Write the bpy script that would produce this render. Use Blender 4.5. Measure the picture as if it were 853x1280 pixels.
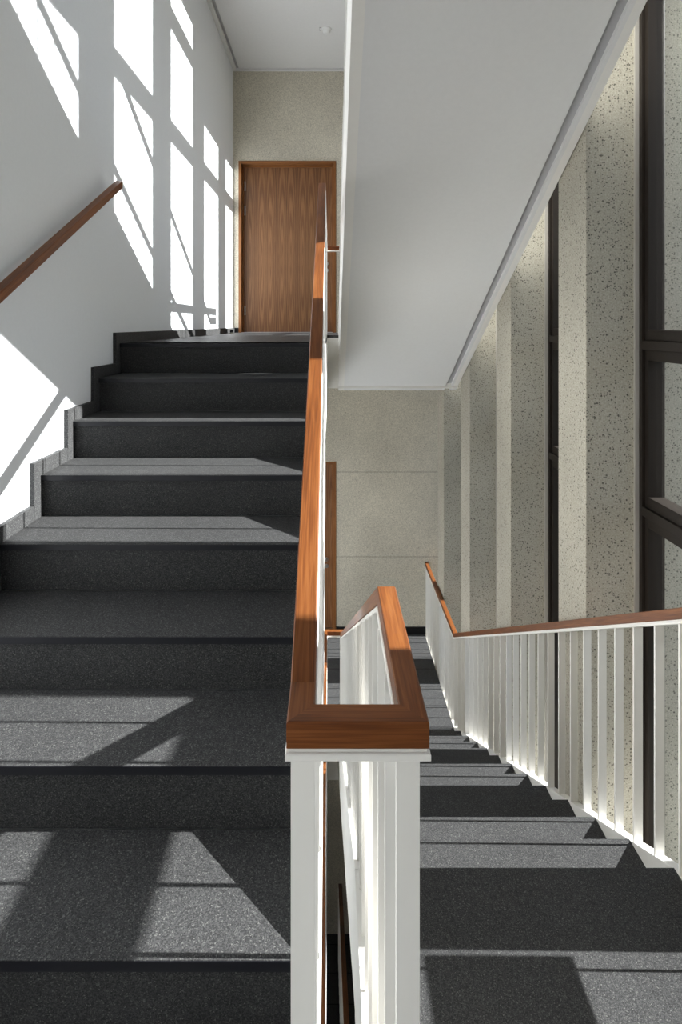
import bpy, math
from mathutils import Vector, Matrix

for _o in list(bpy.data.objects):
    bpy.data.objects.remove(_o, do_unlink=True)
S = bpy.context.scene
C = S.collection

# ---------------------------------------------------------------- camera, world, sun, exposure
EYE = 1.88                      # eye height over the half landing (z = 0)
F = 695.0                       # focal length in pixels of the 853 x 1280 frame
cam = bpy.data.cameras.new('camera')
cam.sensor_fit = 'AUTO'
cam.sensor_width = 36.0
cam.lens = F / 1280.0 * 36.0
cam.shift_x = (426.5 - 412.0) / 1280.0
cam.shift_y = -(640.0 - 405.0) / 1280.0
cam.clip_start = 0.02
camo = bpy.data.objects.new('camera', cam)
camo.location = (0, 0, EYE)
camo.rotation_euler = (math.pi / 2, 0, 0)
C.objects.link(camo)
S.camera = camo

SUN_A = 1.75                    # horizontal run of the sunlight per metre of drop, straight in through the windows
SUN_B = 0.018
sun = bpy.data.lights.new('sun', 'SUN')
sun.energy = 40.0
sun.angle = math.radians(0.53)
sun.color = (1.0, 0.98, 0.95)
suno = bpy.data.objects.new('sun', sun)
suno.location = (8, 2, 8)
suno.rotation_euler = Vector((-SUN_A, SUN_B, -1.0)).to_track_quat('-Z', 'Y').to_euler()
C.objects.link(suno)

world = bpy.data.worlds.new('sky')
S.world = world
world.use_nodes = True
_wn = world.node_tree.nodes
_bg = _wn['Background']
_sky = _wn.new('ShaderNodeTexSky')
_sky.sky_type = 'NISHITA'
_sky.sun_disc = False
_sky.sun_elevation = math.atan(1 / SUN_A)
_sky.sun_rotation = math.radians(90)
_sky.dust_density = 1.5
_tint = _wn.new('ShaderNodeMix')
_tint.data_type = 'RGBA'
_tint.blend_type = 'MULTIPLY'
_tint.inputs[0].default_value = 1.0
_tint.inputs[7].default_value = (.86, .97, 1.12, 1)
world.node_tree.links.new(_sky.outputs[0], _tint.inputs[6])
world.node_tree.links.new(_tint.outputs[2], _bg.inputs[0])
_bg.inputs[1].default_value = 0.28

S.view_settings.view_transform = 'Standard'
S.view_settings.look = 'None'
S.view_settings.exposure = -0.68
S.view_settings.gamma = 1.0
S.view_settings.use_curve_mapping = False
S.cycles.max_bounces = 14
S.cycles.diffuse_bounces = 10
S.cycles.glossy_bounces = 4
S.cycles.transparent_max_bounces = 24
S.cycles.use_denoising = True
S.cycles.sample_clamp_indirect = 6.0

# ---------------------------------------------------------------- materials
def new_mat(name):
    m = bpy.data.materials.new(name)
    m.use_nodes = True
    nt = m.node_tree
    return m, nt, nt.nodes['Principled BSDF']

def nd(nt, typ, **kw):
    n = nt.nodes.new(typ)
    for k, v in kw.items():
        setattr(n, k, v)
    return n

def ramp(nt, fac, stops, interp='LINEAR'):
    r = nd(nt, 'ShaderNodeValToRGB')
    r.color_ramp.interpolation = interp
    el = r.color_ramp.elements
    while len(el) < len(stops):
        el.new(0.5)
    for e, (p, c) in zip(el, stops):
        e.position = p
        e.color = (c[0], c[1], c[2], 1) if hasattr(c, '__len__') else (c, c, c, 1)
    nt.links.new(fac, r.inputs[0])
    return r.outputs[0]

def mixc(nt, fac, a, b, mode='MIX'):
    m = nd(nt, 'ShaderNodeMix', data_type='RGBA', blend_type=mode)
    if isinstance(fac, (int, float)):
        m.inputs[0].default_value = fac
    else:
        nt.links.new(fac, m.inputs[0])
    for s, i in ((a, 6), (b, 7)):
        if isinstance(s, tuple):
            m.inputs[i].default_value = (s[0], s[1], s[2], 1)
        else:
            nt.links.new(s, m.inputs[i])
    return m.outputs[2]

def math_n(nt, op, a, b=None):
    m = nd(nt, 'ShaderNodeMath', operation=op)
    for i, s in enumerate((a, b)):
        if s is None:
            continue
        if isinstance(s, (int, float)):
            m.inputs[i].default_value = s
        else:
            nt.links.new(s, m.inputs[i])
    return m.outputs[0]

def plain(name, col, rough=0.5, metal=0.0, noise=0.0, scale=30, bump=0.0):
    m, nt, p = new_mat(name)
    p.inputs['Roughness'].default_value = rough
    p.inputs['Metallic'].default_value = metal
    tc = nd(nt, 'ShaderNodeTexCoord')
    n = nd(nt, 'ShaderNodeTexNoise')
    n.inputs['Scale'].default_value = scale
    n.inputs['Detail'].default_value = 4
    nt.links.new(tc.outputs['Object'], n.inputs['Vector'])
    lo = tuple(c * (1 - noise) for c in col)
    hi = tuple(min(1, c * (1 + noise)) for c in col)
    nt.links.new(ramp(nt, n.outputs[0], [(0.3, lo), (0.7, hi)]), p.inputs['Base Color'])
    if bump:
        b = nd(nt, 'ShaderNodeBump')
        b.inputs['Strength'].default_value = bump
        b.inputs['Distance'].default_value = 0.002
        nt.links.new(n.outputs[0], b.inputs['Height'])
        nt.links.new(b.outputs[0], p.inputs['Normal'])
    return m

def stone(name, joint=None, base=0.86):
    """dark speckled agglomerate stone; joint = tile size along y (x is left running)"""
    m, nt, p = new_mat(name)
    tc = nd(nt, 'ShaderNodeTexCoord')
    v = nd(nt, 'ShaderNodeTexVoronoi')
    v.inputs['Scale'].default_value = 430
    nt.links.new(tc.outputs['Object'], v.inputs['Vector'])
    sep = nd(nt, 'ShaderNodeSeparateColor')
    nt.links.new(v.outputs['Color'], sep.inputs[0])
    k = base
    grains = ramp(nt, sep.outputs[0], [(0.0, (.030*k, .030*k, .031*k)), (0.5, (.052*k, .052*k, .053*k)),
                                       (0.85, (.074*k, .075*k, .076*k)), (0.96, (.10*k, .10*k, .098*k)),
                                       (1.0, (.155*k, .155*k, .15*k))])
    n = nd(nt, 'ShaderNodeTexNoise')
    n.inputs['Scale'].default_value = 2.2
    n.inputs['Detail'].default_value = 5
    nt.links.new(tc.outputs['Object'], n.inputs['Vector'])
    cloud = ramp(nt, n.outputs[0], [(0.3, .88), (0.7, 1.08)])
    col = mixc(nt, 1.0, grains, cloud, 'MULTIPLY')
    if joint:
        sx = nd(nt, 'ShaderNodeSeparateXYZ')
        nt.links.new(tc.outputs['Object'], sx.inputs[0])
        fr = math_n(nt, 'FRACT', math_n(nt, 'DIVIDE', math_n(nt, 'ADD', sx.outputs[1], joint[1]), joint[0]))
        lt = math_n(nt, 'LESS_THAN', fr, 0.007 / joint[0])
        col = mixc(nt, lt, col, (.008, .008, .008))
    nt.links.new(col, p.inputs['Base Color'])
    p.inputs['Roughness'].default_value = 0.5
    p.inputs['Specular IOR Level'].default_value = 0.05
    return m

def concrete(name, col, joints=(), pore=1.0, size=1.0):
    m, nt, p = new_mat(name)
    tc = nd(nt, 'ShaderNodeTexCoord')
    n1 = nd(nt, 'ShaderNodeTexNoise'); n1.inputs['Scale'].default_value = 1.3; n1.inputs['Detail'].default_value = 5
    n2 = nd(nt, 'ShaderNodeTexNoise'); n2.inputs['Scale'].default_value = 130 / size; n2.inputs['Detail'].default_value = 3
    for n in (n1, n2):
        nt.links.new(tc.outputs['Object'], n.inputs['Vector'])
    c1 = ramp(nt, n1.outputs[0], [(0.3, tuple(c * .86 for c in col)), (0.7, tuple(c * 1.1 for c in col))])
    c2 = ramp(nt, n2.outputs[0], [(0.32, .80), (0.68, 1.16)])
    out = mixc(nt, 1.0, c1, c2, 'MULTIPLY')
    for sc, cut, rad, strength in ((70, .45, .34, .75), (130, .45, .46, .7)):
        wv = nd(nt, 'ShaderNodeTexVoronoi'); wv.inputs['Scale'].default_value = sc / size
        nt.links.new(tc.outputs['Object'], wv.inputs['Vector'])
        sp = nd(nt, 'ShaderNodeSeparateColor')
        nt.links.new(wv.outputs['Color'], sp.inputs[0])
        pick = math_n(nt, 'GREATER_THAN', sp.outputs[0], cut)
        big = math_n(nt, 'MULTIPLY', sp.outputs[1], rad)
        hole = math_n(nt, 'LESS_THAN', wv.outputs['Distance'], big)
        f = math_n(nt, 'MULTIPLY', math_n(nt, 'MULTIPLY', pick, hole), strength * pore)
        out = mixc(nt, f, out, (.045, .04, .033))
    if joints:
        sx = nd(nt, 'ShaderNodeSeparateXYZ')
        nt.links.new(tc.outputs['Object'], sx.inputs[0])
        for z in joints:
            d = math_n(nt, 'ABSOLUTE', math_n(nt, 'SUBTRACT', sx.outputs[2], z))
            f = math_n(nt, 'MULTIPLY', math_n(nt, 'LESS_THAN', d, 0.009), 0.28)
            out = mixc(nt, f, out, (.1, .09, .075))
    nt.links.new(out, p.inputs['Base Color'])
    p.inputs['Roughness'].default_value = 0.8
    p.inputs['Specular IOR Level'].default_value = 0.25
    b = nd(nt, 'ShaderNodeBump'); b.inputs['Strength'].default_value = 0.25; b.inputs['Distance'].default_value = 0.003
    nt.links.new(n2.outputs[0], b.inputs['Height'])
    nt.links.new(b.outputs[0], p.inputs['Normal'])
    return m

def wood(name, dark, mid, light, sc=1.0, rough=0.38):
    """grain runs along the first channel of the 'grain' attribute (metres)"""
    m, nt, p = new_mat(name)
    at = nd(nt, 'ShaderNodeAttribute', attribute_name='grain')
    mp = nd(nt, 'ShaderNodeMapping'); mp.inputs['Scale'].default_value = (9 * sc, 260 * sc, 260 * sc)
    mp2 = nd(nt, 'ShaderNodeMapping'); mp2.inputs['Scale'].default_value = (2.2 * sc, 40 * sc, 40 * sc)
    nt.links.new(at.outputs['Vector'], mp.inputs[0])
    nt.links.new(at.outputs['Vector'], mp2.inputs[0])
    n1 = nd(nt, 'ShaderNodeTexNoise'); n1.inputs['Scale'].default_value = 1.0; n1.inputs['Detail'].default_value = 6
    n2 = nd(nt, 'ShaderNodeTexNoise'); n2.inputs['Scale'].default_value = 1.0; n2.inputs['Detail'].default_value = 3
    nt.links.new(mp.outputs[0], n1.inputs['Vector'])
    nt.links.new(mp2.outputs[0], n2.inputs['Vector'])
    s = math_n(nt, 'ADD', math_n(nt, 'MULTIPLY', n1.outputs[0], .55), math_n(nt, 'MULTIPLY', n2.outputs[0], .45))
    nt.links.new(ramp(nt, s, [(0.34, dark), (0.5, mid), (0.66, light)]), p.inputs['Base Color'])
    p.inputs['Roughness'].default_value = rough
    p.inputs['Specular IOR Level'].default_value = 0.25
    return m

def veneer(name, dark, mid, light):
    """book-matched walnut veneer with cathedral figure; grain = (height, across, depth)"""
    m, nt, p = new_mat(name)
    at = nd(nt, 'ShaderNodeAttribute', attribute_name='grain')
    sx = nd(nt, 'ShaderNodeSeparateXYZ')
    nt.links.new(at.outputs['Vector'], sx.inputs[0])
    # mirror every leaf of veneer across its seam
    pp = math_n(nt, 'PINGPONG', math_n(nt, 'ADD', sx.outputs[1], 0.06), 0.13)
    zz = math_n(nt, 'SUBTRACT', sx.outputs[0], .92)
    # nested ellipses: long in z, narrow across
    u = math_n(nt, 'MULTIPLY', math_n(nt, 'SUBTRACT', pp, 0.075), 13.0)
    w = math_n(nt, 'MULTIPLY', zz, .58)
    rad = math_n(nt, 'SQRT', math_n(nt, 'ADD', math_n(nt, 'MULTIPLY', u, u), math_n(nt, 'MULTIPLY', w, w)))
    cb = nd(nt, 'ShaderNodeCombineXYZ')
    nt.links.new(math_n(nt, 'MULTIPLY', sx.outputs[0], 1.2), cb.inputs[0])
    nt.links.new(math_n(nt, 'MULTIPLY', pp, 22.0), cb.inputs[1])
    n = nd(nt, 'ShaderNodeTexNoise'); n.inputs['Scale'].default_value = 1.0; n.inputs['Detail'].default_value = 4
    nt.links.new(cb.outputs[0], n.inputs['Vector'])
    rad2 = math_n(nt, 'ADD', rad, math_n(nt, 'MULTIPLY', n.outputs[0], 0.22))
    band = math_n(nt, 'ADD', math_n(nt, 'MULTIPLY', math_n(nt, 'SINE', math_n(nt, 'MULTIPLY', rad2, 26.0)), .5), .5)
    cf = nd(nt, 'ShaderNodeCombineXYZ')
    nt.links.new(math_n(nt, 'MULTIPLY', sx.outputs[0], 7.0), cf.inputs[0])
    nt.links.new(math_n(nt, 'MULTIPLY', sx.outputs[1], 240.0), cf.inputs[1])
    nf = nd(nt, 'ShaderNodeTexNoise'); nf.inputs['Scale'].default_value = 1.0; nf.inputs['Detail'].default_value = 4
    nt.links.new(cf.outputs[0], nf.inputs['Vector'])
    heart = math_n(nt, 'SUBTRACT', 1.0, math_n(nt, 'MULTIPLY', rad, .62))
    t = math_n(nt, 'ADD', math_n(nt, 'MULTIPLY', band, .24),
               math_n(nt, 'ADD', math_n(nt, 'MULTIPLY', nf.outputs[0], .48), math_n(nt, 'MULTIPLY', heart, .30)))
    nt.links.new(ramp(nt, t, [(0.18, dark), (0.45, mid), (0.75, light)]), p.inputs['Base Color'])
    p.inputs['Roughness'].default_value = 0.42
    p.inputs['Specular IOR Level'].default_value = 0.35
    return m

def glass_mat(name):
    m = bpy.data.materials.new(name)
    m.use_nodes = True
    nt = m.node_tree
    nt.nodes.remove(nt.nodes['Principled BSDF'])
    out = nt.nodes['Material Output']
    tr = nd(nt, 'ShaderNodeBsdfTransparent'); tr.inputs[0].default_value = (.93, .945, .95, 1)
    gl = nd(nt, 'ShaderNodeBsdfGlossy'); gl.inputs['Roughness'].default_value = 0.0
    lw = nd(nt, 'ShaderNodeLayerWeight'); lw.inputs['Blend'].default_value = 0.5
    fr_ = math_n(nt, 'ADD', .035, math_n(nt, 'MULTIPLY', math_n(nt, 'POWER', lw.outputs['Facing'], 5.0), .9))
    mx = nd(nt, 'ShaderNodeMixShader')
    nt.links.new(fr_, mx.inputs[0])
    nt.links.new(tr.outputs[0], mx.inputs[1])
    nt.links.new(gl.outputs[0], mx.inputs[2])
    nt.links.new(mx.outputs[0], out.inputs[0])
    return m

M = {
    'plaster': plain('white_wall_plaster', (.73, .75, .775), .9, 0, .012, 60, .05),
    'soffit': plain('white_soffit_paint', (.73, .73, .725), .9, 0, .012, 40, .05),
    'gap': plain('grey_shadow_gap', (.42, .42, .43), .8),
    'paint': plain('white_painted_steel', (.79, .775, .74), .38, 0, .01, 20),
    'concrete': concrete('exposed_concrete', (.42, .395, .33), pore=1.0),
    'concrete_wall': concrete('exposed_concrete_wall', (.57, .53, .44), joints=(EYE - 1.85, EYE - 2.91), pore=.9, size=1.5),
    'stone': stone('dark_speckled_stone'),
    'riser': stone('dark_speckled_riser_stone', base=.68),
    'stone_floor': stone('dark_speckled_floor_stone', joint=(0.30, 0.07)),
    'stone_landing': stone('dark_speckled_landing_stone', joint=(1.20, 0.45)),
    'edge': plain('dark_nosing_edge', (.013, .013, .016), .35),
    'rail': wood('oiled_rail_wood', (.080, .024, .007), (.15, .0475, .0125), (.23, .085, .024), rough=.4),
    'frame_wood': wood('door_frame_wood', (.15, .058, .018), (.23, .092, .030), (.30, .13, .046)),
    'door_wood': veneer('walnut_door_veneer', (.080, .032, .012), (.155, .066, .026), (.28, .135, .056)),
    'dark': plain('dark_bronze_metal', (.020, .016, .013), .55, 0.0),
    'gasket': plain('black_rubber_gasket', (.008, .008, .009), .6),
    'alu': plain('pale_aluminium_bead', (.55, .53, .49), .4, .5),
    'steel': plain('brushed_stainless_steel', (.55, .54, .52), .28, 1.0, .05, 80),
    'plastic': plain('white_plastic', (.78, .78, .77), .45),
    'black': plain('black_skirting', (.012, .012, .013), .5),
    'glass': glass_mat('clear_window_glass'),
    'ground': plain('dark_paving', (.045, .050, .050), .9, 0, .1, 3),
}
for _k in ('edge', 'dark', 'gasket', 'black'):
    M[_k].node_tree.nodes['Principled BSDF'].inputs['Specular IOR Level'].default_value = 0.15

# ---------------------------------------------------------------- mesh helpers
class MB:
    """collects boxes, prisms and rails and links them as ONE mesh object"""
    def __init__(self):
        self.v, self.f, self.g, self.mi = [], [], [], []

    def poly(self, verts, faces, grain=None, mi=0):
        b = len(self.v)
        self.v += [tuple(x) for x in verts]
        self.g += [tuple(x) for x in (grain or verts)]
        self.f += [tuple(b + i for i in q) for q in faces]
        self.mi += [mi] * len(faces)
        return self

    def box(self, x0, x1, y0, y1, z0, z1, ax='x', mi=0):
        vs = [(x0, y0, z0), (x1, y0, z0), (x1, y1, z0), (x0, y1, z0), (x0, y0, z1), (x1, y0, z1), (x1, y1, z1), (x0, y1, z1)]
        fs = [(0, 3, 2, 1), (4, 5, 6, 7), (0, 1, 5, 4), (1, 2, 6, 5), (2, 3, 7, 6), (3, 0, 4, 7)]
        o = {'x': (0, 1, 2), 'y': (1, 0, 2), 'z': (2, 0, 1)}[ax]
        return self.poly(vs, fs, [tuple(p[i] for i in o) for p in vs], mi)

    def prism_x(self, pts, x0, x1, mi=0):
        """polygon of (y, z) points, swept from x0 to x1"""
        n = len(pts)
        area = sum(pts[i][0] * pts[(i + 1) % n][1] - pts[(i + 1) % n][0] * pts[i][1] for i in range(n))
        if area < 0:
            pts = pts[::-1]
        vs = [(x0, y, z) for y, z in pts] + [(x1, y, z) for y, z in pts]
        fs = [tuple(range(n))[::-1], tuple(range(n, 2 * n))]
        fs += [(i, (i + 1) % n, n + (i + 1) % n, n + i) for i in range(n)]
        return self.poly(vs, fs, None, mi)

    def sweep(self, path, w, h, drop=0.0, c=0.0022, mi=0):
        """rectangular section (w wide, h high, top on the path lowered by drop) along a polyline; each straight has its own grain"""
        P = [Vector(p) for p in path]
        n = len(P)
        sides = []
        for i in range(n):
            ds = []
            for a, b in ((i - 1, i), (i, i + 1)):
                if 0 <= a and b < n:
                    d = (P[b] - P[a]); d.z = 0
                    if d.length > 1e-6:
                        ds.append(d.normalized())
            ns = [Vector((-d.y, d.x, 0)) for d in ds]
            if len(ns) == 2:
                m = (ns[0] + ns[1]).normalized()
                sides.append(m / max(.2, m.dot(ns[0])))
            else:
                sides.append(ns[0])
        hw = w / 2
        prof = [(-hw + c, 0), (hw - c, 0), (hw, -c), (hw, -h + c), (hw - c, -h), (-hw + c, -h), (-hw, -h + c), (-hw, -c)]
        L = 0.0
        k = len(prof)
        for i in range(n - 1):
            a, b = P[i], P[i + 1]
            seg = (b - a).length
            vs, gs = [], []
            for q, s, l in ((a, sides[i], L), (b, sides[i + 1], L + seg)):
                for u, t in prof:
                    vs.append(q + s * u + Vector((0, 0, t - drop)))
                    gs.append((l + i * 3.7, u + i * .31, t))
            fs = [(j, (j + 1) % k, k + (j + 1) % k, k + j) for j in range(k)]
            if i == 0:
                fs.append(tuple(range(k))[::-1])
            if i == n - 2:
                fs.append(tuple(range(k, 2 * k)))
            self.poly(vs, fs, gs, mi)
            L += seg
        return self

    def lathe(self, cx, cy, cz, prof, axis='z', n=24, mi=0):
        vs, fs = [], []
        for r, h in prof:
            for i in range(n):
                t = 2 * math.pi * i / n
                a, b = r * math.cos(t), r * math.sin(t)
                vs.append({'z': (cx + a, cy + b, cz + h), 'y': (cx + a, cy + h, cz + b), 'x': (cx + h, cy + a, cz + b)}[axis])
        for j in range(len(prof) - 1):
            for i in range(n):
                i2 = (i + 1) % n
                fs.append((j * n + i, j * n + i2, (j + 1) * n + i2, (j + 1) * n + i))
        fs.append(tuple(range(n))[::-1])
        fs.append(tuple((len(prof) - 1) * n + i for i in range(n)))
        return self.poly(vs, fs, None, mi)

    def mesh(self, name, mats):
        me = bpy.data.meshes.new(name)
        me.from_pydata(self.v, [], self.f)
        for m in (mats if isinstance(mats, (list, tuple)) else [mats]):
            me.materials.append(m)
        me.polygons.foreach_set('material_index', self.mi)
        at = me.attributes.new('grain', 'FLOAT_VECTOR', 'POINT')
        at.data.foreach_set('vector', [c for g in self.g for c in g])
        import bmesh
        bm = bmesh.new(); bm.from_mesh(me)
        bmesh.ops.recalc_face_normals(bm, faces=bm.faces)
        bm.to_mesh(me); bm.free()
        me.update()
        return me

    def build(self, name, mats, parent=None, bevel=0.0):
        o = bpy.data.objects.new(name, self.mesh(name, mats))
        C.objects.link(o)
        if parent is not None:
            put_under(o, parent)
        if bevel:
            b = o.modifiers.new('edge', 'BEVEL'); b.width = bevel; b.segments = 2; b.limit_method = 'ANGLE'
        return o

def world_loc(o):
    v = Vector(o.location)
    while o.parent is not None:
        o = o.parent
        v = v + o.location
    return v

def put_under(o, parent):
    """child keeps its place in the room (parents are only moved, never turned)"""
    o.parent = parent
    o.matrix_parent_inverse = Matrix.Translation(-world_loc(parent)) if parent.type == 'EMPTY' else Matrix.Identity(4)

def tag(o, label, cat, group=None, kind=None):
    o['label'] = label
    o['category'] = cat
    if group:
        o['group'] = group
    if kind:
        o['kind'] = kind
    return o

def thing(name, loc, label, cat, group=None, kind=None):
    o = bpy.data.objects.new(name, None)
    o.empty_display_size = .2
    o.location = loc
    C.objects.link(o)
    return tag(o, label, cat, group, kind)

# ---------------------------------------------------------------- dimensions (z = 0 is the half landing)
T = 0.285                       # going
XL = -1.20                      # left wall
XS = 1.233                      # outer edge of the right flights
GL, GR = -0.020, 0.088          # stair well
YD = 6.95                       # end wall
ZU = EYE - 0.108                # upper floor
ZLO = EYE - 3.867               # lower floor
R_UP = 0.170                    # risers of the flight going up
R_DN = 0.1657                   # risers of the flights on the right
SL = R_UP / T
SR = R_DN / T
Y_UP_TOP = 3.135                # top riser of the flight going up
Y_DN = 1.918                    # edge of the half landing at the flight going down
Y_DN_END = Y_DN + 12 * T        # foot of it (5.338)
STOREY = ZU - ZLO               # 3.759
SLAB = 0.51
SOFF = 0.68                     # nosing line down to soffit
X0, X1 = 1.24, 1.47             # room face of pillars, window plane
ZTOP, ZBOT = EYE + 5.6, EYE - 8.6
CEIL = EYE + 3.16

# ---------------------------------------------------------------- setting: walls, floors
def structure(o, label, cat):
    return tag(o, label, cat, kind='structure')

structure(MB().box(XL - .25, XL, -1.6, YD + .3, ZBOT, ZTOP).build('wall_left', M['plaster']),
          'smooth white plaster wall catching bright window-shaped patches of sun', 'wall')
structure(MB().box(XL - .25, 2.4, -1.85, -1.6, ZBOT, ZTOP).build('wall_rear', M['concrete']),
          'exposed concrete wall behind the half landing', 'wall')

# end wall with two door openings
DX0, DX1, DH = -1.135, 0.082, 2.145
w = MB()
w.box(XL, DX0, YD, YD + .3, ZBOT, ZTOP)
w.box(DX1, 2.2, YD, YD + .3, ZBOT, ZTOP)
for a, b in ((ZBOT, ZLO), (ZLO + DH, ZU), (ZU + DH, ZTOP)):
    w.box(DX0, DX1, YD, YD + .3, a, b)
structure(w.build('wall_back', M['concrete_wall']), 'pitted beige exposed concrete end wall around both wooden doors', 'wall')

# half landing
hl = structure(MB().box(XL, XS, -1.6, .285, -.03, 0).box(GR + .052, XS - .041, .285, Y_DN + .004, -.022, 0)
               .build('floor', M['stone_landing']), 'dark speckled stone half landing with sun across it at the bottom right', 'floor')
MB().box(XL, XS, -1.6, .285, -SLAB, -.03).box(GR + .052, XS - .041, .285, Y_DN, -SLAB, -.03)\
    .box(GR, GR + .052, .286, Y_DN - .001, -SLAB, .0).box(XS - .041, XS, .286, Y_DN - .001, -SLAB, 0).build('slab_edge', M['paint'], hl)
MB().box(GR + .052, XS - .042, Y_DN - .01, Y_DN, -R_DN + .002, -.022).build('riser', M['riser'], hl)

# upper landing (around the well) and lower landing
def landing(name, z, label, floor_mat, xe=XS, foot=None):
    o = MB().box(XL, GL, Y_UP_TOP - .004, Y_DN_END, z - .025, z).box(XL, xe, Y_DN_END, YD, z - .025, z)
    if foot:
        o.box(GR + .06, xe, foot - .03, Y_DN_END, z - .025, z)
    o = o.build(name, floor_mat)
    structure(o, label, 'floor')
    s = MB().box(XL, GL, Y_UP_TOP + .02, Y_DN_END, z - SLAB, z - .025).box(XL, xe, Y_DN_END, YD, z - SLAB, z - .025)
    s.build('slab_edge', M['paint'], o)
    return o
landing('floor', ZU, 'dark stone upper landing seen edge-on before the upper door', M['stone_landing'])
Y_FOOT = Y_DN + 11 * T
landing('floor', ZLO, 'dark tiled lower landing at the foot of the descending stairs', M['stone_floor'], XS - .043, Y_FOOT)
landing('floor', ZLO - STOREY, 'dark stone basement landing glimpsed through the stair well', M['stone_floor'], XS - .043, Y_FOOT)

# upper half landing over the camera and the ceiling over the upper landing
zh = ZU + 13 * R_DN
uh = structure(MB().box(XL, XS, -1.6, .285, zh - .03, zh).box(GR, XS, .285, Y_DN - .002, zh - .03, zh).build('floor', M['stone_landing']),
               'stone half landing one flight above the camera, out of view overhead', 'floor')
MB().box(XL, XS, -1.6, .285, zh - .654, zh - .03).box(GR, XS, .285, Y_DN - .001, zh - .654, zh - .03).build('slab_edge', M['soffit'], uh)

XC = 1.0                        # the slab stops short of the window recesses
G1, G2 = .045, .035             # lip and recess at the ceiling edges
c = structure(MB().box(XL + G1 + G2, XC, Y_DN_END - .1, YD - G1 - G2, CEIL, CEIL + .5).build('ceiling', M['soffit']),
              'flat white ceiling above the upper landing with a smoke detector', 'ceiling')
structure(MB().box(XL, XL + G1, Y_DN_END - .1, YD, CEIL - .003, CEIL + .5).box(XL + G1, XC, YD - G1, YD, CEIL - .003, CEIL + .5)
          .build('trim_1', M['soffit']), 'narrow white border strip running round the edge of the ceiling', 'trim')
structure(MB().box(XL + G1, XL + G1 + G2, Y_DN_END - .1, YD - G1, CEIL + .022, CEIL + .5)
          .box(XL + G1 + G2, XC, YD - G1 - G2, YD - G1, CEIL + .022, CEIL + .5)
          .build('trim_2', M['gap']), 'grey recessed shadow gap line between ceiling and its border strip', 'trim')
structure(MB().box(XL - .25, 2.4, -1.85, YD + .3, ZTOP, ZTOP + .3).build('ceiling', M['soffit']), 'roof slab over the stairwell, out of view overhead', 'ceiling')
structure(MB().box(XL - .25, 2.4, -1.85, YD + .3, ZBOT - .3, ZBOT).build('floor', M['stone_floor']), 'basement floor at the bottom of the stair well', 'floor')

# ---------------------------------------------------------------- facade: pillars and windows
PITCH = 1.115
PY0 = [2.685 + PITCH * k + {-1: .15, -2: .125, -3: .125, -4: .125}.get(k, 0) for k in range(-4, 4)]
PW = 0.325
PX1 = 1.95
pw = lambda k: .21 if k == -1 else PW
WHERE = {
    0: 'big speckled concrete pillar left of the dark window at the right edge of the photo',
    1: 'speckled concrete pillar behind the rail, second counted from the dark window at the right edge',
    2: 'speckled concrete pillar rising just right of where the outer handrail bends',
    3: 'narrow pale concrete pillar nearest the end wall, under the soffit corner',
}
for k, y0 in zip(range(-4, 4), PY0):
    o = MB().box(X0, PX1, y0, y0 + pw(k), ZBOT, ZTOP).build('concrete_pillar', M['concrete'], bevel=.004)
    lab = WHERE.get(k, 'speckled concrete pillar of the window wall, out of view beside or behind the camera')
    tag(o, lab, 'pillar', 'concrete window pillars', 'structure')

# stone lintel above the windows and facade beyond the last window
LINTEL = EYE + 4.38
structure(MB().box(X1, PX1 - .05, -1.6, YD + .3, LINTEL, ZTOP).build('wall_right', M['concrete']),
          'concrete wall strip above the tall windows, out of view', 'wall')
WBOT = ZLO - .40
structure(MB().box(X1, PX1 - .05, -1.6, YD + .3, ZBOT, WBOT).build('wall_right', M['concrete']), 'concrete basement wall strip below the tall windows, out of view', 'wall')
TRANS = [EYE + 3.89, EYE + 3.03, EYE - .10, EYE - .89, EYE - 3.86]
WHERE_W = {
    -1: 'tall dark-framed window cut by the right edge of the photo',
    0: 'tall dark-framed window slit between the two largest concrete pillars',
    1: 'narrow dark window sliver left of the second concrete pillar',
    2: 'tall window hidden behind the third concrete pillar from the right',
    3: 'tall window beside the end wall, hidden behind the last pillar',
}
ys = [(-1.6, PY0[0])] + [(PY0[i] + pw(i - 4), PY0[i + 1]) for i in range(7)] + [(PY0[7] + PW, YD)]
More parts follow.
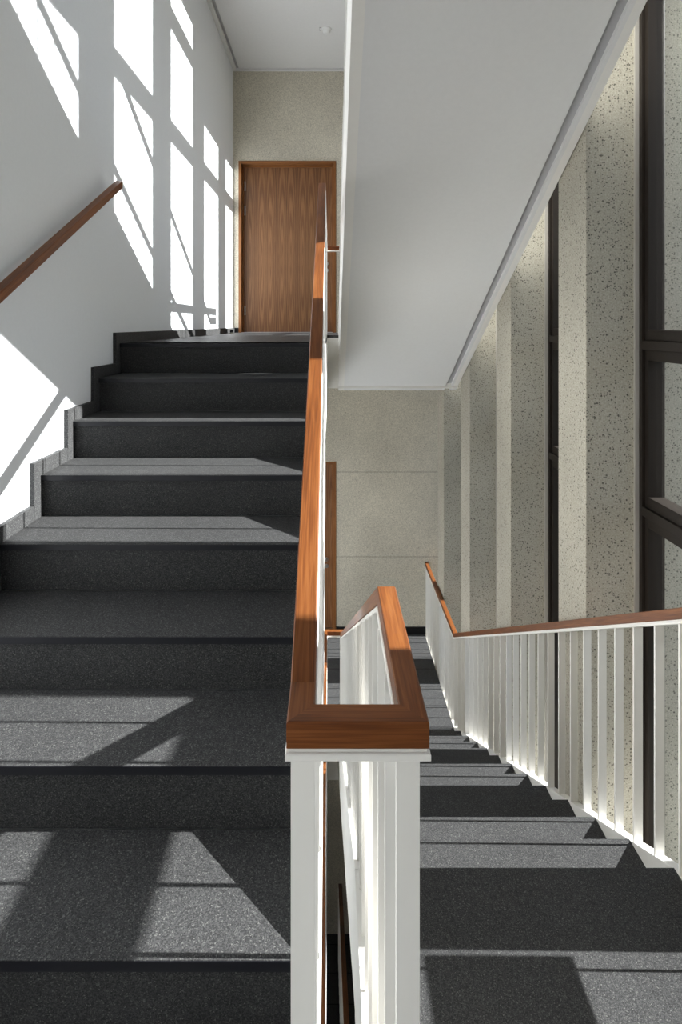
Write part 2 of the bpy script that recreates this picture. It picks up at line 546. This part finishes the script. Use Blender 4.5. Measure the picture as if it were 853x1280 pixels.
for n, (a, b) in enumerate(ys):
    if b - a < .2:
        continue
    k = n - 5
    win = thing('window_%d' % (n + 1), (X1 + .07, (a + b) / 2, WBOT), WHERE_W.get(k, 'tall dark-framed window beside or behind the camera, out of view'),
                'window', kind='structure')
    e = .036
    # fixed frame: jambs and head
    MB().box(X1 + .02, X1 + .13, a, a + e, WBOT, LINTEL).box(X1 + .02, X1 + .13, b - e, b, WBOT, LINTEL)\
        .box(X1 + .02, X1 + .13, a + e, b - e, LINTEL - .05, LINTEL).build('frame', M['dark'], win, .002)
    MB().box(X1, X1 + .02, a, a + .012, WBOT, LINTEL).box(X1, X1 + .02, b - .012, b, WBOT, LINTEL).build('edge_bead', M['alu'], win)
    lv = [LINTEL - .05] + TRANS + [WBOT - .022]
    if k == -2:                 # unseen low bar, added to cast the dark block on the half landing
        MB().box(X1 + .02, X1 + .13, a + e, b - .075, .50, .695).build('shadow_bar', M['dark'], win, .002)
    for j, z in enumerate(TRANS):
        MB().box(X1 + .02, X1 + .13, a + e, b - e, z - .022, z + .022).build('transom', M['dark'], win, .002)
    for j in range(len(lv) - 1):
        zt = lv[j] - (.0 if j == 0 else .022)
        zb = lv[j + 1] + .022
        s = MB()
        q = .026
        y0, y1 = a + e, b - e
        s.box(X1 + .035, X1 + .11, y0, y0 + q, zb, zt).box(X1 + .035, X1 + .11, y1 - q, y1, zb, zt)
        s.box(X1 + .035, X1 + .11, y0 + q, y1 - q, zb, zb + .05).box(X1 + .035, X1 + .11, y0 + q, y1 - q, zt - .05, zt)
        so = s.build('sash', M['dark'], win, .002)
        MB().box(X1 + .068, X1 + .076, y0 + q - .008, y1 - q + .008, zb + .042, zt - .042).build('pane', M['glass'], so)

structure(MB().box(PX1 + .02, 60, -60, 60, WBOT - .5, WBOT - .3).build('ground', M['ground']), 'dark paved ground outside the windows, out of view', 'ground')

# ---------------------------------------------------------------- stair flights
NOSE = .131                     # nosing strip
def tread_mesh(xa, xb, y_nose, y_back, z, s):
    """y_nose is the free edge, y_back the wall-side end; s = +1 when y_back > y_nose"""
    m = MB()
    ov = .006
    n0 = y_nose - s * ov
    lo, hi = sorted((n0, y_back))
    m.box(xa, xb, lo, hi, z - .022, z)
    # dark polished front edge of the nosing
    e0, e1 = sorted((n0 - s * .0012, n0 + s * .0005))
    m.box(xa, xb, e0, e1, z - .0225, z - .0015, mi=1)
    return m

# --- left flight, going up away from the camera
def left_flight(dz, label, body_vis=True):
    zt = ZU + dz
    fl = thing('stair_flight', (-.61, Y_UP_TOP - 10 * T, dz), label, 'stairs')
    nos = [(Y_UP_TOP - k * T, zt - k * R_UP) for k in range(8)]       # top landing edge first
    low = (zt - 7 * R_UP - dz) / 4
    for k in range(1, 4):
        nos.append((Y_UP_TOP - (7 + k) * T, zt - 7 * R_UP - k * low))
    for k, (y, z) in enumerate(nos):
        zb = nos[k + 1][1] if k + 1 < len(nos) else dz
        if k == 0:
            tread_mesh(XL + .02, GL - .042, y, y + NOSE + .04, z, 1).build('tread', [M['stone'], M['edge']], fl)
        else:
            tread_mesh(XL + .02, GL - .042, y, y + T + .004, z, 1).build('tread', [M['stone'], M['edge']], fl)
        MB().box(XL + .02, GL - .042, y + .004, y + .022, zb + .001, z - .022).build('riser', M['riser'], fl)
    ya, za = nos[-1]
    top = [(y, z) for y, z in nos]
    body = [(Y_UP_TOP + .03, zt - R_UP - .03), (Y_UP_TOP + .03, zt - SLAB), (ya, zt - SLAB - (Y_UP_TOP - ya) * SL), (ya - .0, dz - .04)]
    body2 = [(ya + .05, dz - .03)]
    pts = [(Y_UP_TOP + .03, zt - SLAB), (Y_UP_TOP + .03, zt - R_UP - .03)]
    for k in range(1, len(nos)):
        pts.append((nos[k][0] + T + .022, nos[k][1] - .024))
        pts.append((nos[k][0] + .024, nos[k][1] - .024))
        if k + 1 < len(nos):
            pts.append((nos[k][0] + .024, nos[k + 1][1] - .024))
    pts.append((ya + .024, dz - .04))
    pts.append((ya + .024, dz - SLAB))
    MB().prism_x(pts, XL + .01, GL - .043).build('body', M['soffit'], fl)
    # white stringer along the well, top edge on the nosing line
    MB().prism_x([(Y_UP_TOP, zt + .0), (Y_UP_TOP, zt - SLAB), (ya - .02, dz - SLAB + .05), (ya - .02, nos[-1][1] - .01), (Y_UP_TOP - 7 * T, zt - 7 * R_UP)],
                 GL - .042, GL).build('stringer', M['paint'], fl)
    return fl

left_flight(0, 'wide dark stone stair flight rising along the white sunlit wall to the upper door')
left_flight(-STOREY, 'lower dark stone flight under the rising one, glimpsed through the stair well')

# --- right flights, going down away from the camera
def right_flight(z0, label, n=12):
    """z0: level of the half landing at its top; 12 risers down to z0 - 12 R"""
    fl = thing('stair_flight', (.65, Y_DN_END, z0 - n * R_DN), label, 'stairs')
    ya_, ye_ = Y_DN, Y_DN + n * T
    xa, xb = GR + .052, XS - .041
    for k in range(1, n):
        y, z = ya_ + k * T, z0 - k * R_DN
        tread_mesh(xa, xb, y, y - T + .002, z, -1).build('tread', [M['stone'], M['edge']], fl)
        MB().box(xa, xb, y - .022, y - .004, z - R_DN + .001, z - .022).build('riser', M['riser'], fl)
    ysf = Y_DN_END + .09
    zsf = z0 - n * R_DN - SLAB - .03                # soffit meets the landing's underside
    s_at = lambda y: zsf + (ysf - y) * SR
    n_at = lambda y: z0 - (y - ya_) * SR
    yl = max(ysf, ye_)
    lowered = -R_DN - .03
    zf = z0 - n * R_DN
    def body(xl, xr, lo):
        pts = [(ya_, z0 + lowered), (ye_ - .03, n_at(ye_ - .03) + lowered)]
        if ye_ < ysf:
            pts.append((ysf, zf + lowered))
        pts += [(ysf, s_at(ysf) + lo), (Y_DN, s_at(Y_DN) + lo)]
        return MB().prism_x(pts, xl, xr)
    body(GR + .052, XS - .115, 0).build('soffit_panel', M['soffit'], fl)
    body(XS - .115, XS - .062, .028).build('shadow_gap', M['gap'], fl)
    body(XS - .062, XS - .041, 0).build('soffit_edge', M['soffit'], fl)
    def plate(xl, xr):
        pts = [(ya_, z0), (ye_ - .002, zf + .002)]
        if ye_ < ysf:
            pts.append((ysf, zf + .002))
        pts += [(ysf, s_at(ysf)), (Y_DN, s_at(Y_DN))]
        return MB().prism_x(pts, xl, xr)
    plate(GR, GR + .052).build('stringer', M['paint'], fl)
    plate(XS - .041, XS).build('stringer', M['paint'], fl)
    return fl

right_flight(0, 'dark stone stair flight descending between white railings on the right')
right_flight(ZU + 13 * R_DN, 'upper stair flight seen as a big white sloping soffit overhead', 13)
right_flight(-STOREY, 'basement flight under the descending stairs, glimpsed through the well')

# ---------------------------------------------------------------- railings
WOOD_H, CAP_H = .040, .016
BAR_W, BAR_T = .035, .008
_bars = {}
def bar(parent, x, y, z0, z1, along='x'):
    key = (round(z1 - z0, 3), along)
    if key not in _bars:
        L = z1 - z0
        hx, hy = (BAR_W / 2, BAR_T / 2) if along == 'x' else (BAR_T / 2, BAR_W / 2)
        _bars[key] = MB().box(-hx, hx, -hy, hy, 0, L).mesh('baluster', M['paint'])
    o = bpy.data.objects.new('baluster', _bars[key])
    o.location = (x, y, z0)
    C.objects.link(o)
    put_under(o, parent)
    return o

def rail_parts(parent, path, cap_end=None):
    MB().sweep(path, .040, WOOD_H).build('handrail', M['rail'], parent)
    MB().sweep(path, .034, .006, WOOD_H, .0005).sweep(path, .044, CAP_H - .005, WOOD_H + .005, .0015).build('rail_cap', M['paint'], parent)

XRL, XRR = -.042, .124          # centre lines of the two inner rails
XBL, XBR = -.040, .117
HR = .90                        # rail over nosing line, right
YF = .82                        # centre of the front turn
ZF = EYE - .573
y_k = 1.214
zl = lambda y: ZF + max(0, y - .89) * SL
Y_LTOP = 3.22
Z_LTOP = zl(Y_LTOP)
zr = lambda y: ZF - (y - y_k) * SR
Y_C = 5.30                      # lower cross piece

inner = thing('stair_railing', (.04, YF, 0), 'inner white railing with orange-brown handrail making a square turn in the foreground', 'railing')
y_end_low = y_k + (ZF - (ZLO + .90)) / SR
path = [(XRL, Y_LTOP, Z_LTOP), (XRL, .89, ZF), (XRL, YF, ZF), (XRR, YF, ZF), (XRR, y_k, ZF), (XRR, y_end_low, ZLO + .90)]
# first the sloping left rail, the turn and the descending right rail
MB().sweep(path, .040, WOOD_H).build('handrail', M['rail'], inner)
MB().sweep(path, .034, .006, WOOD_H, .0005).sweep(path, .044, CAP_H - .005, WOOD_H + .005, .0015).build('rail_cap', M['paint'], inner)
TOPB = WOOD_H + CAP_H - .003
nz_l = lambda y: ZU - (Y_UP_TOP - y) * SL
YF0, Y_B = YF + .012, .9975     # corner bar, then one bar every half going
y = YF0
while y < Y_LTOP:
    bar(inner, XBL, y, max(nz_l(y), -.2) - .004, zl(y) - TOPB)
    y = Y_B if y == YF0 else y + T / 2
y = YF0
while y < y_end_low:
    zt = ZF if y < y_k else zr(y)
    zb = -SLAB + .02 if y < Y_DN - .02 else -(y - Y_DN) * SR
    if y < Y_DN - .02:
        zb = 0
    bar(inner, XBR, y, zb, zt - TOPB)
    y = Y_B if y == YF0 else y + T / 2
# upper railing: landing, turn and upper flight
def upper_loop(dz, name, label, y_c, shown=True):
    t = thing(name, (XRL, Y_LTOP, ZU + dz), label, 'railing')
    zt = Z_LTOP + dz if dz == 0 else ZU + dz + .93
    zup = lambda y: ZU + dz + R_DN + (Y_DN_END - y) * SR + HR
    y_s = Y_DN_END - (zt - (ZU + dz + R_DN + HR)) / SR
    y_top = Y_DN + .02
    p = [(XRL, Y_LTOP + .002, zt), (XRL, y_c, zt), (XRR, y_c, zt), (XRR, y_s, zt), (XRR, y_top, zup(y_top))]
    rail_parts(t, p)
    y = Y_LTOP + .10
    while y < y_c + .01:
        bar(t, XBL, y, ZU + dz - .002, zt - TOPB)
        y += T / 2
    y = Y_DN_END - .08
    while y > y_top:
        bar(t, XBR, y, ZU + dz + R_DN + (Y_DN_END - y) * SR, zup(y) - TOPB)
        y -= T / 2
    return t
upper_loop(0, 'stair_railing', 'white railing round the well on the upper landing', 5.86)

# lower loop joins the descending rail to the flight below
low = thing('stair_railing', (XRL, Y_C, ZLO), 'lower railing with a short cross rail at the far end of the stair well', 'railing')
zt = ZLO + .90
zb_ = lambda y: zt - (Y_LTOP - y) * SL
rail_parts(low, [(XRR, y_end_low + .004, zt), (XRR, y_end_low + .05, zt), (XRL, y_end_low + .05, zt), (XRL, Y_LTOP, zt), (XRL, YF, zb_(YF))])
y = YF
while y < Y_LTOP:
    bar(low, XBL, y, nz_l(y) - STOREY, zb_(y) - TOPB)
    y += T / 2
while y < y_end_low + .1:
    bar(low, XBL, y, ZLO - .002, zt - TOPB)
    y += T / 2

# railing of the basement flight
base = thing('stair_railing', (XRR, 5.0, ZLO - STOREY), 'bottom railing with dark brown handrail glimpsed deep down in the stair well', 'railing')
zq = lambda y: EYE - 2.72 - .5814 * y
rail_parts(base, [(XRR, 2.3, zq(2.3)), (XRR, 6.4, zq(6.4))])
y = 2.4
while y < 6.4:
    bar(base, XBR, y, zq(y) - .92, zq(y) - TOPB)
    y += T / 2

# outer railing of the descending flight, bending level over the lower landing
XRO, XBO = XS - .022, XS - .0215
outer = thing('stair_railing', (XRO, Y_DN_END, ZLO), 'long white outer railing with brown handrail descending in front of the concrete pillars', 'railing')
zo = lambda y: -(y - Y_DN) * SR + HR
Y_OS = 0.62
z_os = .93
y_flat = Y_DN - (z_os - HR) / SR
rail_parts(outer, [(XRO, -1.0, z_os), (XRO, y_flat, z_os), (XRO, Y_DN_END, zo(Y_DN_END)), (XRO, YD - .01, zo(Y_DN_END))])
y = Y_DN - .02 - 20 * T / 2
while y < YD - .03:
    zt_ = z_os if y < y_flat else (zo(y) if y < Y_DN_END else zo(Y_DN_END))
    zb2 = 0 if y < Y_DN else (-(y - Y_DN) * SR if y < Y_DN_END else ZLO - .12)
    bar(outer, XBO, y, zb2 - .003, zt_ - TOPB)
    y += T / 2

# outer railing of the upper flight (throws the slanting bands on the white wall)
upo = thing('stair_railing', (XRO, Y_DN_END, ZU), 'outer railing of the upper flight, out of view above the white soffit', 'railing')
zu2 = lambda y: ZU + R_DN + (Y_DN_END - y) * SR + HR
rail_parts(upo, [(XRO, -1.0, zu2(Y_DN)), (XRO, Y_DN, zu2(Y_DN)), (XRO, Y_DN_END + .1, zu2(Y_DN_END + .1)), (XRO, YD - .01, zu2(Y_DN_END + .1))])
y = Y_DN + .06
while y < YD - .03:
    bar(upo, XBO, y, (ZU + R_DN + (Y_DN_END - y) * SR if y < Y_DN_END + .2 else ZU), zu2(min(y, Y_DN_END + .1)) - TOPB)
    y += T / 2

# handrail on the white wall
wr = thing('wall_handrail', (XL, 1.6, 1.6), 'slim dark brown wooden handrail climbing the white wall on the left', 'handrail')
zw = lambda y: EYE + .765 - (2.97 - y) * SL
MB().sweep([(-1.125, .1, zw(.1)), (-1.125, 2.97, zw(2.97))], .040, .040).build('rail', M['rail'], wr)
for yb in (.6, 1.5, 2.4):
    b = MB()
    zc = zw(yb) - .036
    b.poly([(XL + dx, yb + sy * .006, zc - .060 * (1 - t) + sz * .005) for dx, t in ((0, 0), (.075, 1)) for sy, sz in ((-1, -1), (1, -1), (1, 1), (-1, 1))],
           [(0, 1, 2, 3), (7, 6, 5, 4), (0, 4, 5, 1), (1, 5, 6, 2), (2, 6, 7, 3), (3, 7, 4, 0)])
    b.box(XL, XL + .004, yb - .014, yb + .014, zc - .074, zc - .046)
    b.build('bracket', M['steel'], wr, .001)

# ---------------------------------------------------------------- stepped stone skirting along the white wall
def stepped():
    nos = [(Y_UP_TOP - k * T, ZU - k * R_UP) for k in range(8)]
    low_r = (ZU - 7 * R_UP) / 4
    for k in range(1, 4):
        nos.append((Y_UP_TOP - (7 + k) * T, ZU - 7 * R_UP - k * low_r))
    h, e = .060, .055
    m = MB()
    m.box(XL, XL + .019, Y_UP_TOP + .032, YD - .002, ZU - .02, ZU + h)
    for k in range(1, len(nos)):
        y, z = nos[k]
        yu, zu = nos[k - 1]
        m.box(XL, XL + .019, y + .032, yu - e - .002, z - .02, z + h)          # lying strip
        m.box(XL, XL + .019, yu - e, yu + .030, z - .02, zu + h)               # standing strip
    return m
structure(stepped().build('baseboard_left', M['stone']), 'stepped dark stone skirting following the treads up the white wall', 'baseboard')
bb = MB().box(DX1 + .002, XS, YD - .018, YD, ZLO, ZLO + .085)
structure(bb.build('baseboard_back', M['black']), 'black skirting at the foot of the concrete end wall on the lower landing', 'baseboard')
structure(MB().box(XL + .019, DX0, YD - .018, YD, ZU, ZU + .06).build('baseboard_back', M['black']), 'short dark skirting piece left of the upper door', 'baseboard')

# ---------------------------------------------------------------- doors
def door(n, z0, label):
    d = thing('door_%d' % n, ((DX0 + DX1) / 2, YD + .06, z0), label, 'door', kind='structure')
    fw, dp = .034, .18
    f = MB()
    a, b, t = DX0, DX1, z0 + DH
    f.box(a, a + fw, YD - .012, YD + dp, z0, t, 'z').box(b - fw, b, YD - .012, YD + dp, z0, t, 'z').box(a + fw, b - fw, YD - .012, YD + dp, t - fw, t, 'x')
    f.build('frame', M['frame_wood'], d, .002)
    # rebate behind the frame
    f = MB()
    f.box(a + fw, a + fw + .016, YD + .108, YD + dp, z0, t - fw, 'z').box(b - fw - .016, b - fw, YD + .108, YD + dp, z0, t - fw, 'z')
    f.box(a + fw + .016, b - fw - .016, YD + .108, YD + dp, t - fw - .016, t - fw, 'x')
    f.build('stop', M['frame_wood'], d, .001)
    lf = MB().box(a + fw + .016, b - fw - .016, YD + .125, YD + .17, z0 + .006, t - fw - .016, 'z').build('leaf', M['door_wood'], d)
    v = lf.data.attributes['grain'].data
    for i, vt in enumerate(lf.data.vertices):
        v[i].vector = (vt.co.z - z0, vt.co.x - a, vt.co.y)
    MB().box(a, b, YD + .0, YD + .29, z0 - .02, z0 + .004).build('threshold', M['steel'], d)
    for hz in (.28, 1.55, 1.86):
        MB().lathe(a + fw + .026, YD + .117, z0 + hz - .06, [(.009, 0), (.009, .038)], n=12)\
            .lathe(a + fw + .026, YD + .117, z0 + hz - .019, [(.009, 0), (.009, .038)], n=12)\
            .lathe(a + fw + .026, YD + .117, z0 + hz + .022, [(.009, 0), (.009, .038)], n=12).build('hinge', M['steel'], d)
    hx, hz = b - fw - .085, z0 + .875
    h = MB()
    h.lathe(hx, YD + .125, hz, [(.026, 0), (.026, -.008), (.010, -.009), (.010, -.055), (.0095, -.06)], 'y', 20)
    h.box(hx - .125, hx + .010, YD + .064, YD + .082, hz - .010, hz + .010)
    h.build('lever_handle', M['steel'], d, .003)
    MB().lathe(hx, YD + .125, hz - .085, [(.026, 0), (.026, -.008), (.011, -.009), (.010, -.016)], 'y', 20).build('lock_rosette', M['steel'], d)
    return d
door(1, ZU, 'walnut veneered wooden door with three hinges at the top of the rising stairs')
door(2, ZLO, 'wooden door on the lower landing, only its frame edge and lever handle visible')

# ---------------------------------------------------------------- small things
sx_, sy_ = (408 - 412) / F, None
def on_ceiling(px, py):
    d = (CEIL - EYE) * F / (405 - py)
    return ((px - 412) * d / F, d)
x, y = on_ceiling(408.5, 36)
sd = thing('smoke_detector', (x, y, CEIL), 'small round white smoke detector on the ceiling above the upper landing', 'smoke detector')
MB().lathe(x, y, CEIL, [(.052, 0), (.052, -.014), (.048, -.020)], n=32).build('base', M['plastic'], sd)
MB().lathe(x, y, CEIL - .020, [(.043, 0), (.043, -.004), (.034, -.026), (.020, -.034), (.004, -.036)], n=32).build('sensor_head', M['plastic'], sd)
MB().lathe(x, y, CEIL - .0245, [(.0405, 0), (.0385, -.006)], n=32).build('vent_ring', M['gap'], sd)
x2, y2 = on_ceiling(400.6, 36)
pl = thing('indicator_plate', (x2, y2, CEIL), 'tiny grey label plate on the ceiling just left of the smoke detector', 'plate')
MB().box(x2 - .010, x2 + .010, y2 - .034, y2 + .034, CEIL - .004, CEIL).build('plate', M['gap'], pl, .001)
MB().box(x2 - .006, x2 + .006, y2 - .022, y2 + .022, CEIL - .0055, CEIL - .004).build('label_strip', M['plastic'], pl)

dy = 6.2
ds = thing('door_stop', (-1.09, dy, ZU), 'small dark door stop on the upper landing by the white wall', 'door stop')
MB().lathe(-1.09, dy, ZU, [(.020, 0), (.020, .012), (.012, .014)], n=20).build('base', M['steel'], ds)
MB().lathe(-1.09, dy, ZU + .013, [(.016, 0), (.019, .008), (.019, .022), (.014, .028)], n=20).build('rubber_ring', M['black'], ds)
